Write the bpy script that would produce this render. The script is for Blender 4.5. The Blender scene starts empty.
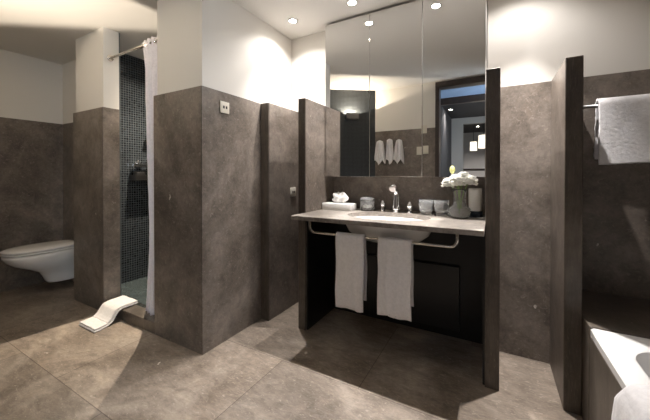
import bpy, bmesh, math, random
from mathutils import Vector, Matrix, noise as mnoise

random.seed(7)
sc = bpy.context.scene
COL = sc.collection
PI = math.pi

# ------------------------------------------------------------------ camera
F_PX, YAW, PITCH, ROW, CAMH = 301.485, 0.5105, 0.0076, 177.327, 1.2
cam_d = bpy.data.cameras.new('camera')
cam_d.sensor_fit = 'HORIZONTAL'
cam_d.sensor_width = 36.0
cam_d.lens = 36.0 * F_PX / 650.0
cam_d.shift_y = -(210.0 - ROW) / 650.0
cam_d.clip_start = 0.02
cam = bpy.data.objects.new('camera', cam_d)
COL.objects.link(cam)
cam.location = (0, 0, CAMH)
cam.rotation_euler = (PI / 2 - PITCH, 0, YAW)
sc.camera = cam

# ------------------------------------------------------------------ world, exposure, light levels
wd = bpy.data.worlds.new('world')
sc.world = wd
wd.use_nodes = True
wd.node_tree.nodes['Background'].inputs[0].default_value = (0.5, 0.6, 0.8, 1)
wd.node_tree.nodes['Background'].inputs[1].default_value = 0.02
sc.view_settings.view_transform = 'Standard'
sc.view_settings.look = 'None'
sc.view_settings.gamma = 1.0
sc.view_settings.use_curve_mapping = False
sc.view_settings.exposure = 0.26
sc.cycles.max_bounces = 10
sc.cycles.diffuse_bounces = 6
sc.cycles.glossy_bounces = 6
sc.cycles.transmission_bounces = 10
sc.cycles.use_denoising = True

WARM = (1.0, 0.952, 0.925)
WARMER = (1.0, 0.87, 0.71)
SCONCE_COL = (1.0, 0.86, 0.69)
P_VANITY = 103.0        # each recessed spot over the vanity
P_SHOWER = 225.0
P_SCONCE = 38.0
P_SCONCE_ADDED = 104.0  # added sconce out of view, lights the left ceiling
P_HALL = 80.0
SPOT_ANGLE = math.radians(78)
SPILL_ANGLE = math.radians(140)
SPILL = 0.17           # share of the wide spill around each beam
SPOT_BLEND = 1.0
E_LENS = 40.0
E_FILL_WINDOW = 19.0

# ------------------------------------------------------------------ measures (metres)
C = 2.49               # ceiling
S = 1.793              # top of the stone
XL, YN = -4.40, 1.579  # toilet niche
YF = 1.347             # front of pier and shower block
XPL, XPR, YPB = -3.526, -2.969, 1.479
XBL, XB = -2.226, -1.690
YW, YBS = 2.362, 2.43  # vanity wall, recessed splashback
YM = 2.25              # mirror doors
XP0, XP1 = -1.329, -1.264
XQ0, XQ1 = -0.041, 0.030
XR0, XR1 = 0.314, 0.385
YB = 0.10              # door wall (behind the camera)
ZC = 0.912             # counter top
YC = 1.757             # counter front
XMAX = 1.20

# ------------------------------------------------------------------ material helpers
def newmat(name):
    m = bpy.data.materials.new(name)
    m.use_nodes = True
    nt = m.node_tree
    return m, nt, nt.nodes['Principled BSDF']

def nd(nt, typ, **kw):
    n = nt.nodes.new(typ)
    for k, v in kw.items():
        setattr(n, k, v)
    return n

def pos(nt, scale=(1, 1, 1), loc=(0, 0, 0), rot=(0, 0, 0), obj=False):
    mp = nd(nt, 'ShaderNodeMapping')
    if obj:
        g = nd(nt, 'ShaderNodeTexCoord')
        nt.links.new(g.outputs['Object'], mp.inputs[0])
    else:
        g = nd(nt, 'ShaderNodeNewGeometry')
        nt.links.new(g.outputs['Position'], mp.inputs[0])
    mp.inputs[1].default_value = loc
    mp.inputs[2].default_value = rot
    mp.inputs[3].default_value = scale
    return mp.outputs[0]

def noise(nt, vec, scale, detail=6, rough=0.6, dist=0.0):
    n = nd(nt, 'ShaderNodeTexNoise')
    n.inputs['Scale'].default_value = scale
    n.inputs['Detail'].default_value = detail
    n.inputs['Roughness'].default_value = rough
    n.inputs['Distortion'].default_value = dist
    nt.links.new(vec, n.inputs['Vector'])
    return n.outputs['Fac']

def ramp(nt, fac, stops):
    r = nd(nt, 'ShaderNodeValToRGB')
    el = r.color_ramp.elements
    while len(el) < len(stops):
        el.new(0.5)
    for e, (p, c) in zip(el, stops):
        e.position = p
        e.color = (*c, 1) if len(c) == 3 else c
    nt.links.new(fac, r.inputs[0])
    return r.outputs[0]

def mix(nt, fac, a, b, mode='MIX'):
    n = nd(nt, 'ShaderNodeMix', data_type='RGBA', blend_type=mode)
    for sock, v in ((n.inputs[0], fac), (n.inputs[6], a), (n.inputs[7], b)):
        if hasattr(v, 'is_linked') or hasattr(v, 'links'):
            nt.links.new(v, sock)
        else:
            sock.default_value = v if not isinstance(v, tuple) else (*v, 1)
    return n.outputs[2]

def bump(nt, h, strength, dist=0.01):
    b = nd(nt, 'ShaderNodeBump')
    b.inputs['Strength'].default_value = strength
    b.inputs['Distance'].default_value = dist
    nt.links.new(h, b.inputs['Height'])
    return b.outputs[0]

def plain(name, col, rough=0.5, metal=0.0, spec=0.5, obj_noise=0.0, **kw):
    m, nt, p = newmat(name)
    p.inputs['Base Color'].default_value = (*col, 1)
    p.inputs['Roughness'].default_value = rough
    p.inputs['Metallic'].default_value = metal
    p.inputs['Specular IOR Level'].default_value = spec
    if obj_noise:
        v = noise(nt, pos(nt, obj=True), 14, 5)
        lo = tuple(c * (1 - obj_noise) for c in col)
        hi = tuple(min(1, c * (1 + obj_noise)) for c in col)
        nt.links.new(ramp(nt, v, [(0.3, lo), (0.7, hi)]), p.inputs['Base Color'])
    for k, v in kw.items():
        p.inputs[k].default_value = v
    return m

def stone_color(nt, vec, lo, mid, hi, fleck, grain=(1, 1, 1)):
    big = noise(nt, vec, 1.7, 9, 0.62, 0.9)
    base = ramp(nt, big, [(0.34, lo), (0.50, mid), (0.68, hi)])
    mv = nd(nt, 'ShaderNodeMapping')
    mv.inputs[3].default_value = grain
    nt.links.new(vec, mv.inputs[0])
    fine = noise(nt, mv.outputs[0], 42, 8, 0.75, 0.3)
    f2 = ramp(nt, fine, [(0.30, (0.76, 0.75, 0.74)), (0.5, (1, 1, 1)), (0.70, (1.22, 1.21, 1.19))])
    col = mix(nt, 1.0, base, f2, 'MULTIPLY')
    med = noise(nt, mv.outputs[0], 9.5, 6, 0.68, 0.7)
    f3 = ramp(nt, med, [(0.34, (0.74, 0.73, 0.72)), (0.5, (1, 1, 1)), (0.66, (1.22, 1.20, 1.18))])
    col = mix(nt, 1.0, col, f3, 'MULTIPLY')
    # worm-like pale veins
    vn = noise(nt, mv.outputs[0], 7.5, 5, 0.6, 2.2)
    vm = ramp(nt, vn, [(0.47, (0, 0, 0)), (0.5, (0.30, 0.30, 0.30)), (0.53, (0, 0, 0))])
    col = mix(nt, vm, col, hi, 'MIX')
    # sparse fossil flecks
    vo = nd(nt, 'ShaderNodeTexVoronoi')
    vo.inputs['Scale'].default_value = 7.0
    dv = nd(nt, 'ShaderNodeMix', data_type='VECTOR')
    dv.inputs[0].default_value = 0.06
    nz = nd(nt, 'ShaderNodeTexNoise')
    nz.inputs['Scale'].default_value = 30
    nt.links.new(vec, nz.inputs['Vector'])
    nt.links.new(vec, dv.inputs[4])
    nt.links.new(nz.outputs['Color'], dv.inputs[5])
    nt.links.new(dv.outputs[1], vo.inputs['Vector'])
    fm = ramp(nt, vo.outputs['Distance'], [(0.045, (1, 1, 1)), (0.07, (0, 0, 0))])
    sel = nd(nt, 'ShaderNodeSeparateColor')
    nt.links.new(vo.outputs['Color'], sel.inputs[0])
    gt = nd(nt, 'ShaderNodeMath', operation='GREATER_THAN')
    gt.inputs[1].default_value = 0.78
    nt.links.new(sel.outputs[0], gt.inputs[0])
    fk = mix(nt, 1.0, fm, gt.outputs[0], 'MULTIPLY')
    col = mix(nt, fk, col, fleck, 'MIX')
    # fine pale flecks of irregular shape
    n2 = noise(nt, mv.outputs[0], 48, 3, 0.55, 1.2)
    k2 = ramp(nt, n2, [(0.60, (0, 0, 0)), (0.70, (0.55, 0.55, 0.55))])
    return mix(nt, k2, col, tuple(min(1, c * 1.35) for c in hi), 'MIX'), fine

def stone(name, lo, mid, hi, fleck, rough, grain=(1, 1, 1), joints=False):
    m, nt, p = newmat(name)
    vec = pos(nt)
    col, fine = stone_color(nt, vec, lo, mid, hi, fleck, grain)
    if joints:
        bv = pos(nt, loc=(0.13, 0.02, 0))
        br = nd(nt, 'ShaderNodeTexBrick', offset=0.5, offset_frequency=2)
        br.inputs['Scale'].default_value = 1.0
        br.inputs['Brick Width'].default_value = 1.06
        br.inputs['Row Height'].default_value = 0.79
        br.inputs['Mortar Size'].default_value = 0.0022
        br.inputs['Mortar Smooth'].default_value = 0.1
        br.inputs['Bias'].default_value = 0.0
        br.inputs['Color1'].default_value = (0.86, 0.86, 0.86, 1)
        br.inputs['Color2'].default_value = (1.12, 1.1, 1.08, 1)
        br.inputs['Mortar'].default_value = (0.45, 0.42, 0.4, 1)
        nt.links.new(bv, br.inputs['Vector'])
        col = mix(nt, 1.0, col, br.outputs['Color'], 'MULTIPLY')
    nt.links.new(col, p.inputs['Base Color'])
    r = nd(nt, 'ShaderNodeMapRange')
    r.inputs[3].default_value = rough - 0.08
    r.inputs[4].default_value = rough + 0.12
    nt.links.new(fine, r.inputs[0])
    nt.links.new(r.outputs[0], p.inputs['Roughness'])
    nt.links.new(bump(nt, fine, 0.10, 0.004), p.inputs['Normal'])
    return m

def paint(name, col):
    m, nt, p = newmat(name)
    v = noise(nt, pos(nt), 90, 4, 0.6)
    big = noise(nt, pos(nt), 0.8, 3, 0.5)
    lo = tuple(c * 0.97 for c in col)
    nt.links.new(ramp(nt, big, [(0.3, lo), (0.7, col)]), p.inputs['Base Color'])
    p.inputs['Roughness'].default_value = 0.75
    p.inputs['Specular IOR Level'].default_value = 0.25
    nt.links.new(bump(nt, v, 0.06, 0.002), p.inputs['Normal'])
    return m

def mosaic(name, plane='Y', tile=0.024, ang=0.0, k=1.0, rough=0.22):
    """small square glass tiles with pale grout; plane = axis along the wall, Z up"""
    m, nt, p = newmat(name)
    g = nd(nt, 'ShaderNodeNewGeometry')
    rot = nd(nt, 'ShaderNodeVectorRotate', rotation_type='Z_AXIS')
    rot.inputs['Angle'].default_value = ang
    nt.links.new(g.outputs['Position'], rot.inputs['Vector'])
    sp = nd(nt, 'ShaderNodeSeparateXYZ')
    nt.links.new(rot.outputs[0], sp.inputs[0])
    cb = nd(nt, 'ShaderNodeCombineXYZ')
    nt.links.new(sp.outputs['Y' if plane == 'Y' else 'X'], cb.inputs[0])
    nt.links.new(sp.outputs['Z'], cb.inputs[1])
    br = nd(nt, 'ShaderNodeTexBrick', offset=0.0)
    br.inputs['Scale'].default_value = 1.0
    br.inputs['Brick Width'].default_value = tile
    br.inputs['Row Height'].default_value = tile
    br.inputs['Mortar Size'].default_value = tile * 0.07
    br.inputs['Mortar Smooth'].default_value = 0.2
    br.inputs['Color1'].default_value = (0.016 * k, 0.019 * k, 0.024 * k, 1)
    br.inputs['Color2'].default_value = (0.030 * k, 0.036 * k, 0.043 * k, 1)
    br.inputs['Mortar'].default_value = (0.13 * k, 0.15 * k, 0.155 * k, 1)
    nt.links.new(cb.outputs[0], br.inputs['Vector'])
    nt.links.new(br.outputs['Color'], p.inputs['Base Color'])
    rr = nd(nt, 'ShaderNodeMapRange')
    rr.inputs[3].default_value = rough
    rr.inputs[4].default_value = 0.7
    nt.links.new(br.outputs['Fac'], rr.inputs[0])
    nt.links.new(rr.outputs[0], p.inputs['Roughness'])
    inv = nd(nt, 'ShaderNodeMath', operation='SUBTRACT')
    inv.inputs[0].default_value = 1.0
    nt.links.new(br.outputs['Fac'], inv.inputs[1])
    nt.links.new(bump(nt, inv.outputs[0], 0.4, 0.002), p.inputs['Normal'])
    return m

def cloth(name, col, scale=420, strength=0.6, loop=True):
    m, nt, p = newmat(name)
    vec = pos(nt, obj=True)
    v = noise(nt, vec, scale, 3, 0.7)
    b = noise(nt, vec, 60, 4, 0.6)
    lo = tuple(c * 0.88 for c in col)
    nt.links.new(ramp(nt, b, [(0.3, lo), (0.7, col)]), p.inputs['Base Color'])
    p.inputs['Roughness'].default_value = 0.95
    p.inputs['Specular IOR Level'].default_value = 0.15
    p.inputs['Sheen Weight'].default_value = 0.25
    h = mix(nt, 0.5, v, b, 'MIX') if loop else b
    nt.links.new(bump(nt, h, strength, 0.006), p.inputs['Normal'])
    return m

def glass(name, col=(1, 1, 1), rough=0.0, ior=1.45, trans=1.0):
    m, nt, p = newmat(name)
    p.inputs['Base Color'].default_value = (*col, 1)
    p.inputs['Transmission Weight'].default_value = trans
    p.inputs['Roughness'].default_value = rough
    p.inputs['IOR'].default_value = ior
    return m

def emis(name, col, strength):
    m, nt, p = newmat(name)
    p.inputs['Base Color'].default_value = (*col, 1)
    p.inputs['Emission Color'].default_value = (*col, 1)
    p.inputs['Emission Strength'].default_value = strength
    return m

M = {}
ST_LO, ST_MID, ST_HI = (0.097, 0.079, 0.064), (0.158, 0.132, 0.110), (0.252, 0.216, 0.186)
M['stone'] = stone('stone_wall', ST_LO, ST_MID, ST_HI, (0.62, 0.57, 0.50), 0.36)
M['stone_dark'] = stone('stone_upright', (0.062, 0.051, 0.041), (0.100, 0.084, 0.069), (0.160, 0.138, 0.115), (0.55, 0.50, 0.45), 0.30, (2.2, 2.2, 0.5))
M['stone_edge'] = stone('stone_cut_edge_shaded', (0.048, 0.038, 0.029), (0.082, 0.066, 0.052), (0.135, 0.112, 0.090), (0.35, 0.32, 0.28), 0.38, (3.0, 3.0, 0.35))  # cut-edge grain, with the shade on the front faces put into the colour
M['floor'] = stone('stone_floor', (0.146, 0.118, 0.092), (0.246, 0.205, 0.167), (0.39, 0.336, 0.282), (0.70, 0.65, 0.58), 0.40, (0.7, 1.6, 1), joints=True)
M['counter'] = stone('stone_counter', (0.17, 0.15, 0.13), (0.245, 0.22, 0.195), (0.34, 0.31, 0.28), (0.7, 0.66, 0.6), 0.28)
M['paint'] = paint('cream_paint', (0.73, 0.705, 0.66))
M['ceiling'] = paint('ceiling_paint', (0.70, 0.68, 0.645))
M['mosaic_y'] = mosaic('mosaic_side', 'Y', 0.025, 0.0, 0.6)
M['mosaic_x'] = mosaic('mosaic_rear', 'X', 0.025, 0.0, 0.6)
M['mosaic_d'] = mosaic('mosaic_pillar', 'X', 0.02, math.atan2(0.57, 0.82), 0.55, 0.45)
M['mortar'] = plain('dark_joint', (0.02, 0.017, 0.014), 0.8, obj_noise=0.2)
M['black'] = plain('black_lacquer', (0.008, 0.0075, 0.007), 0.45, obj_noise=0.2)
M['black_panel'] = plain('black_panel', (0.014, 0.0135, 0.013), 0.35, obj_noise=0.1)
M['chrome'] = plain('chrome', (0.82, 0.82, 0.83), 0.08, 1.0)
M['satin_chrome'] = plain('satin_chrome', (0.85, 0.85, 0.86), 0.32, 1.0)
M['brushed'] = plain('satin_nickel', (0.72, 0.68, 0.62), 0.22, 1.0, obj_noise=0.05)
M['mirror'] = plain('mirror_glass', (0.80, 0.80, 0.79), 0.0, 1.0)
M['carcass'] = plain('cabinet_grey', (0.45, 0.43, 0.40), 0.4, obj_noise=0.04)
M['ceramic'] = plain('white_ceramic', (0.90, 0.885, 0.855), 0.12, spec=0.6, obj_noise=0.01)
M['acrylic'] = plain('white_acrylic', (0.80, 0.79, 0.77), 0.16, spec=0.5, obj_noise=0.01)
M['plastic'] = plain('ivory_plastic', (0.66, 0.62, 0.53), 0.4, obj_noise=0.02)
M['dark_hole'] = plain('dark_hole', (0.01, 0.01, 0.01), 0.6, obj_noise=0.1)
M['towel'] = cloth('white_terry', (0.90, 0.88, 0.885))
M['mat'] = cloth('white_mat', (0.88, 0.85, 0.82), 300, 0.5)
M['curtain'] = cloth('curtain_cloth', (0.90, 0.86, 0.88), 700, 0.12)
M['hem'] = cloth('towel_hem', (0.70, 0.68, 0.67), 900, 0.2)
M['box_white'] = plain('white_leatherette', (0.78, 0.77, 0.75), 0.4, obj_noise=0.02)
M['tissue'] = plain('tissue_paper', (0.86, 0.85, 0.83), 0.9, spec=0.1, obj_noise=0.02)
M['glass'] = glass('clear_glass', (0.98, 0.99, 0.985), 0.0, 1.22, 0.95)
M['frost'] = glass('cut_glass', (0.80, 0.81, 0.81), 0.08, 1.32, 0.86)
M['water'] = glass('water', (0.97, 0.99, 0.97), 0.0, 1.15, 0.93)
M['petal'] = plain('white_petal', (0.86, 0.85, 0.80), 0.7, spec=0.2, obj_noise=0.03)
M['petal'].node_tree.nodes['Principled BSDF'].inputs['Subsurface Weight'].default_value = 0.0
M['leaf'] = plain('green_leaf', (0.20, 0.32, 0.09), 0.5, obj_noise=0.35)
M['bud'] = plain('green_bud', (0.46, 0.46, 0.18), 0.6, obj_noise=0.2)
M['navy'] = plain('dark_navy_base', (0.006, 0.012, 0.022), 0.3, obj_noise=0.1)
M['wood'] = plain('dark_wood', (0.035, 0.022, 0.015), 0.35, obj_noise=0.4)
M['grey_wall'] = paint('grey_hall_paint', (0.34, 0.325, 0.31))
M['hall_ceiling'] = paint('hall_ceiling_daylit', (0.30, 0.42, 0.62))  # bluish daylight falling on this ceiling is put into its colour
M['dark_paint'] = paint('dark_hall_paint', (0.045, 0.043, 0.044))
M['lens'] = emis('spot_lens', (1.0, 0.93, 0.82), E_LENS)
M['shade'] = emis('lit_lampshade', (1.0, 0.90, 0.76), 1.6)
M['fill_pane'] = emis('fill_light_pane', (0.80, 0.90, 1.0), E_FILL_WINDOW)  # glowing pane of the added hall window
M['steel'] = plain('dark_steel', (0.25, 0.24, 0.23), 0.3, 1.0, obj_noise=0.05)
M['tray'] = plain('slate_tray', (0.06, 0.075, 0.075), 0.25, obj_noise=0.2)

# ------------------------------------------------------------------ mesh helpers
class MB:
    def __init__(s):
        s.bm = bmesh.new()
    def box(s, x0, x1, y0, y1, z0, z1, bev=0.0, seg=2):
        vs = [s.bm.verts.new((x, y, z)) for x in (x0, x1) for y in (y0, y1) for z in (z0, z1)]
        f = [(0, 1, 3, 2), (4, 6, 7, 5), (0, 4, 5, 1), (2, 3, 7, 6), (0, 2, 6, 4), (1, 5, 7, 3)]
        fs = [s.bm.faces.new([vs[i] for i in q]) for q in f]
        if bev:
            es = list({e for q in fs for e in q.edges})
            bmesh.ops.bevel(s.bm, geom=es, offset=bev, segments=seg, affect='EDGES', profile=0.5)
        return s
    def prism(s, pts, z0, z1):
        lo = [s.bm.verts.new((x, y, z0)) for x, y in pts]
        hi = [s.bm.verts.new((x, y, z1)) for x, y in pts]
        n = len(pts)
        s.bm.faces.new(lo[::-1]); s.bm.faces.new(hi)
        for i in range(n):
            s.bm.faces.new((lo[i], lo[(i + 1) % n], hi[(i + 1) % n], hi[i]))
        return s
    def lathe(s, prof, c=(0, 0, 0), n=32, sx=1.0, sy=1.0, cap=True):
        rings = []
        for r, z in prof:
            if r < 1e-6:
                rings.append([s.bm.verts.new((c[0], c[1], c[2] + z))])
            else:
                rings.append([s.bm.verts.new((c[0] + r * sx * math.cos(2 * PI * i / n), c[1] + r * sy * math.sin(2 * PI * i / n), c[2] + z)) for i in range(n)])
        for a, b in zip(rings, rings[1:]):
            for i in range(n):
                j = (i + 1) % n
                if len(a) == 1 and len(b) == 1:
                    continue
                if len(a) == 1:
                    s.bm.faces.new((a[0], b[j], b[i]))
                elif len(b) == 1:
                    s.bm.faces.new((a[i], a[j], b[0]))
                else:
                    s.bm.faces.new((a[i], a[j], b[j], b[i]))
        if cap:
            if len(rings[0]) > 1: s.bm.faces.new(rings[0][::-1])
            if len(rings[-1]) > 1: s.bm.faces.new(rings[-1])
        return s
    def tube(s, path, r, n=12, closed=False, radii=None):
        path = [Vector(p) for p in path]
        prev = None
        rings = []
        for i, p in enumerate(path):
            a = path[max(i - 1, 0)]; b = path[min(i + 1, len(path) - 1)]
            t = (b - a).normalized()
            if prev is None:
                up = Vector((0, 0, 1)) if abs(t.z) < 0.9 else Vector((1, 0, 0))
                u = t.cross(up).normalized()
            else:
                u = (prev - t * prev.dot(t)).normalized()
            prev = u
            w = t.cross(u)
            rr = radii[i] if radii else r
            rings.append([s.bm.verts.new(p + (u * math.cos(2 * PI * k / n) + w * math.sin(2 * PI * k / n)) * rr) for k in range(n)])
        for a, b in zip(rings, rings[1:]):
            for i in range(n):
                j = (i + 1) % n
                s.bm.faces.new((a[i], a[j], b[j], b[i]))
        s.bm.faces.new(rings[0][::-1]); s.bm.faces.new(rings[-1])
        return s
    def grid(s, fn, nu, nv, wrap=False):
        vs = [[s.bm.verts.new(fn(i / nu, j / nv)) for j in range(nv + 1)] for i in range(nu + 1)]
        for i in range(nu):
            for j in range(nv):
                s.bm.faces.new((vs[i][j], vs[i + 1][j], vs[i + 1][j + 1], vs[i][j + 1]))
        return s
    def loft(s, rings, cap=True):
        R = [[s.bm.verts.new(p) for p in r] for r in rings]
        n = len(R[0])
        for a, b in zip(R, R[1:]):
            for i in range(n):
                j = (i + 1) % n
                s.bm.faces.new((a[i], a[j], b[j], b[i]))
        if cap:
            s.bm.faces.new(R[0][::-1]); s.bm.faces.new(R[-1])
        return s
    def build(s, name, mat, parent=None, smooth=False, kind=None, solid=0.0, subsurf=0, offset=-1.0):
        bmesh.ops.recalc_face_normals(s.bm, faces=s.bm.faces[:])
        if parent is not None:
            o = parent
            off = Vector((0, 0, 0))
            while o is not None:
                off += Vector(o.location); o = o.parent
            bmesh.ops.translate(s.bm, verts=s.bm.verts[:], vec=-off)
        me = bpy.data.meshes.new(name)
        s.bm.to_mesh(me); s.bm.free()
        me.materials.append(M[mat] if isinstance(mat, str) else mat)
        if smooth:
            for p in me.polygons:
                p.use_smooth = True
        ob = bpy.data.objects.new(name, me)
        COL.objects.link(ob)
        if parent is not None:
            ob.parent = parent
        if kind:
            ob['kind'] = kind
        if solid:
            md = ob.modifiers.new('thickness', 'SOLIDIFY'); md.thickness = solid; md.offset = offset
        if subsurf:
            md = ob.modifiers.new('smooth', 'SUBSURF'); md.levels = subsurf; md.render_levels = subsurf
        if smooth == 'auto':
            for p in me.polygons:
                p.use_smooth = True
            md = ob.modifiers.new('edges', 'EDGE_SPLIT'); md.split_angle = math.radians(35)
        return ob

def tag(o, label, cat, group=None):
    o['label'] = label; o['category'] = cat
    if group: o['group'] = group
    return o

def thing(name, label, cat, loc, group=None):
    o = bpy.data.objects.new(name, None)
    COL.objects.link(o)
    o.location = loc
    o.empty_display_size = 0.05
    return tag(o, label, cat, group)

def struct(name, mb, mat, **kw):
    return mb.build(name, mat, kind='structure', **kw)

def copy_tree(o, parent=None):
    c = o.copy()
    COL.objects.link(c)
    if parent is not None:
        c.parent = parent
    for ch in list(o.children):
        copy_tree(ch, c)
    return c

def shell(mb_boxes):
    m = MB()
    for b in mb_boxes:
        m.box(*b)
    return m

# ================================================================== THE SETTING
struct('floor', MB().box(-4.6, 1.4, -5.2, 2.7, -0.12, 0.0), 'floor')
struct('ceiling', MB().box(-4.6, 1.4, -0.02, 2.7, C, C + 0.12), 'ceiling')

def wall(name, cream, clads, clad_mat='stone', cream_mat='paint'):
    w = struct(name, shell(cream), cream_mat)
    for cb in clads:
        c = MB().box(*cb).build('stone_cladding', clad_mat, w)
        c['kind'] = 'structure'
    return w

# toilet niche
wall('wall_left', [(-4.55, XL - 0.006, -0.05, YN + 0.1, 0, C)], [(XL - 0.006, XL, -0.04, YN, 0, S)])
wall('wall_niche', [(XL - 0.006, -3.44, YN + 0.006, YN + 0.12, 0, C)], [(XL, XPL, YN, YN + 0.006, 0, S)])
# pier between the niche and the shower
w = wall('wall_pier', [(XPL + 0.045, XPR - 0.002, YF + 0.006, YPB, 0, C), (XPL + 0.045, -3.44, YPB, YN + 0.006, 0, C)],
         [(XPL, XPR - 0.008, YF, YF + 0.006, 0, S), (XPR - 0.002, XPR, YF, YPB, 0, S), (XPL, XPL + 0.045, YF + 0.006, YN, 0, S)])
MB().box(XPR - 0.008, XPR - 0.002, YF + 0.002, YF + 0.006, 0, S).build('corner_joint', 'mortar', w, kind='structure')
# shower walls of dark mosaic
struct('wall_shower_left', MB().box(-3.55, -3.43, YN + 0.12, 2.52, 0, C), 'mosaic_y')
struct('wall_shower_front', MB().box(-3.43, -2.975, YPB, YPB + 0.012, 0, C), 'mosaic_x')
struct('wall_shower_rear', MB().box(-3.43, -2.19, 2.44, 2.56, 0, C), 'mosaic_x')
# block between the shower and the vanity
w = wall('wall_block', [(XBL + 0.04, XB - 0.003, YF + 0.006, 2.56, 0, C)],
         [(XBL, XB - 0.009, YF, YF + 0.006, 0, S), (XB - 0.003, XB, YF, YW, 0, S), (XBL, XBL + 0.04, YF + 0.006, 2.44, 0, S)])
MB().box(XB - 0.009, XB - 0.003, YF + 0.002, YF + 0.006, 0, S).build('corner_joint', 'mortar', w, kind='structure')
# shower kerb and tray
struct('trim_1', MB().box(XPR, XBL, YF, YF + 0.115, 0, 0.085, 0.004), 'stone_dark')
struct('trim_2', MB().box(-3.43, XBL, YF + 0.115, 2.44, 0.0, 0.05), 'tray')
MB_ = MB().box(-3.3, -2.3, YF + 0.165, YF + 0.19, 0.05, 0.056)
dr = MB_.build('drain_channel', 'brushed'); tag(dr, 'narrow metal drain channel set in the dark shower tray', 'drain')
# vanity wall: left return, recess behind the vanity, right part
wall('wall_vanity', [(XB - 0.003, XP0, YW + 0.006, 2.56, 0, C), (XP0, XP1, YW + 0.006, 2.56, S + 0.001, C), (XP0, XQ0, YBS + 0.012, 2.56, 0, C), (XQ0, XMAX, YW + 0.006, 2.56, 0, C)],
     [(XB, XP0, YW, YW + 0.006, 0, S), (XQ1, XMAX, YW, YW + 0.006, 0, S), (XP1, XQ0, YBS, YBS + 0.012, 0.0, 1.20)])
wall('wall_right', [(XMAX + 0.006, 1.35, YB, 2.56, 0, C)], [(XMAX, XMAX + 0.006, YB, YW, 0, S)])
# wall with the doorway (seen only in the mirror); the camera stands in the doorway
DX0, DX1, DZ = -0.66, 0.52, 2.40
SB = 1.86
wall('wall_door', [(XL - 0.006, DX0 - 0.05, -0.02, YB - 0.006, 0, C), (DX1 + 0.05, 1.35, -0.02, YB - 0.006, 0, C), (DX0 - 0.05, DX1 + 0.05, -0.02, YB - 0.006, DZ + 0.08, C)],
     [(-1.59, DX0 - 0.05, YB - 0.006, YB, 0, SB), (XL, -2.73, YB - 0.006, YB, 0, SB), (DX1 + 0.05, XMAX, YB - 0.006, YB, 0, S)])
d = struct('door_1', shell([(DX0 - 0.05, DX0, -0.03, YB + 0.012, 0, DZ + 0.08), (DX1, DX1 + 0.05, -0.03, YB + 0.012, 0, DZ + 0.08), (DX0, DX1, -0.03, YB + 0.012, DZ, DZ + 0.08)]), 'wood')
# corner pillar clad in dark mosaic, slanting from the door wall
struct('wall_mosaic', MB().prism([(-1.585, YB), (-2.16, 0.50), (-2.73, YB)], 0, C), 'mosaic_d')

# hall and bedroom behind the doorway (mirror only)
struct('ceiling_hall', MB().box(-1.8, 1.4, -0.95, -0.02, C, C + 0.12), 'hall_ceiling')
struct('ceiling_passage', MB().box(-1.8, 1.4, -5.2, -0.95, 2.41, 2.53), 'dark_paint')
struct('trim_3', MB().box(-1.8, 1.4, -0.97, -0.90, 2.38, C), 'wood')
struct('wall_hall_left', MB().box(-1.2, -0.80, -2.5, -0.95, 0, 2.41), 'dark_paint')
struct('wall_hall_side', MB().box(-1.8, -1.7, -0.95, -0.02, 0, C), 'grey_wall')
struct('wall_hall_rear', shell([(-1.2, -0.575, -2.62, -2.5, 0, 2.41), (-0.575, 1.3, -2.62, -2.5, 2.28, 2.41)]), 'grey_wall')
struct('wall_hall_right', MB().box(1.22, 1.4, -5.1, -0.02, 0, C), 'grey_wall')
struct('wall_bedroom', MB().box(-1.8, 1.4, -5.2, -5.05, 0, 2.41), 'grey_wall')
struct('wall_bedroom_left', MB().box(-1.8, -1.7, -5.05, -2.62, 0, 2.41), 'grey_wall')
wn = struct('fill_window_1', shell([(1.19, 1.22, -0.86, -0.80, 1.0, 2.36), (1.19, 1.22, -0.12, -0.06, 1.0, 2.36), (1.19, 1.22, -0.80, -0.12, 1.0, 1.06), (1.19, 1.22, -0.80, -0.12, 2.30, 2.36)]), 'wood')  # unseen window added to fill the hall and front faces with light
MB().box(1.205, 1.22, -0.80, -0.12, 1.06, 2.30).build('pane', 'fill_pane', wn, kind='structure')

# ================================================================== LIGHTS IN THEIR FITTINGS
def downlight(x, y, z, label, power, group=None, color=WARM, angle=SPOT_ANGLE, blend=SPOT_BLEND, spill=SPILL):
    t = thing('recessed_downlight', label, 'ceiling light', (x, y, z), group)
    MB().lathe([(0.030, 0.0), (0.040, 0.0), (0.041, -0.003), (0.037, -0.006), (0.031, -0.004), (0.030, 0.0)], (x, y, z), 28, cap=False).build('trim_ring', 'carcass', t, smooth=True)
    MB().lathe([(0.0, -0.003), (0.029, -0.003), (0.029, -0.001), (0.0, -0.001)], (x, y, z), 24, cap=False).build('lens', 'lens', t)
    l = bpy.data.lights.new('spot', 'SPOT')
    l.energy = power; l.color = color; l.spot_size = angle; l.spot_blend = blend; l.shadow_soft_size = 0.012
    lo = bpy.data.objects.new('lamp', l); COL.objects.link(lo); lo.parent = t; lo.location = (0, 0, -0.016)
    l2 = bpy.data.lights.new('spill', 'SPOT')
    l2.energy = power * spill; l2.color = color; l2.spot_size = SPILL_ANGLE; l2.spot_blend = 0.6; l2.shadow_soft_size = 0.012
    lo = bpy.data.objects.new('lamp', l2); COL.objects.link(lo); lo.parent = t; lo.location = (0, 0, -0.016)
    return t

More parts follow.
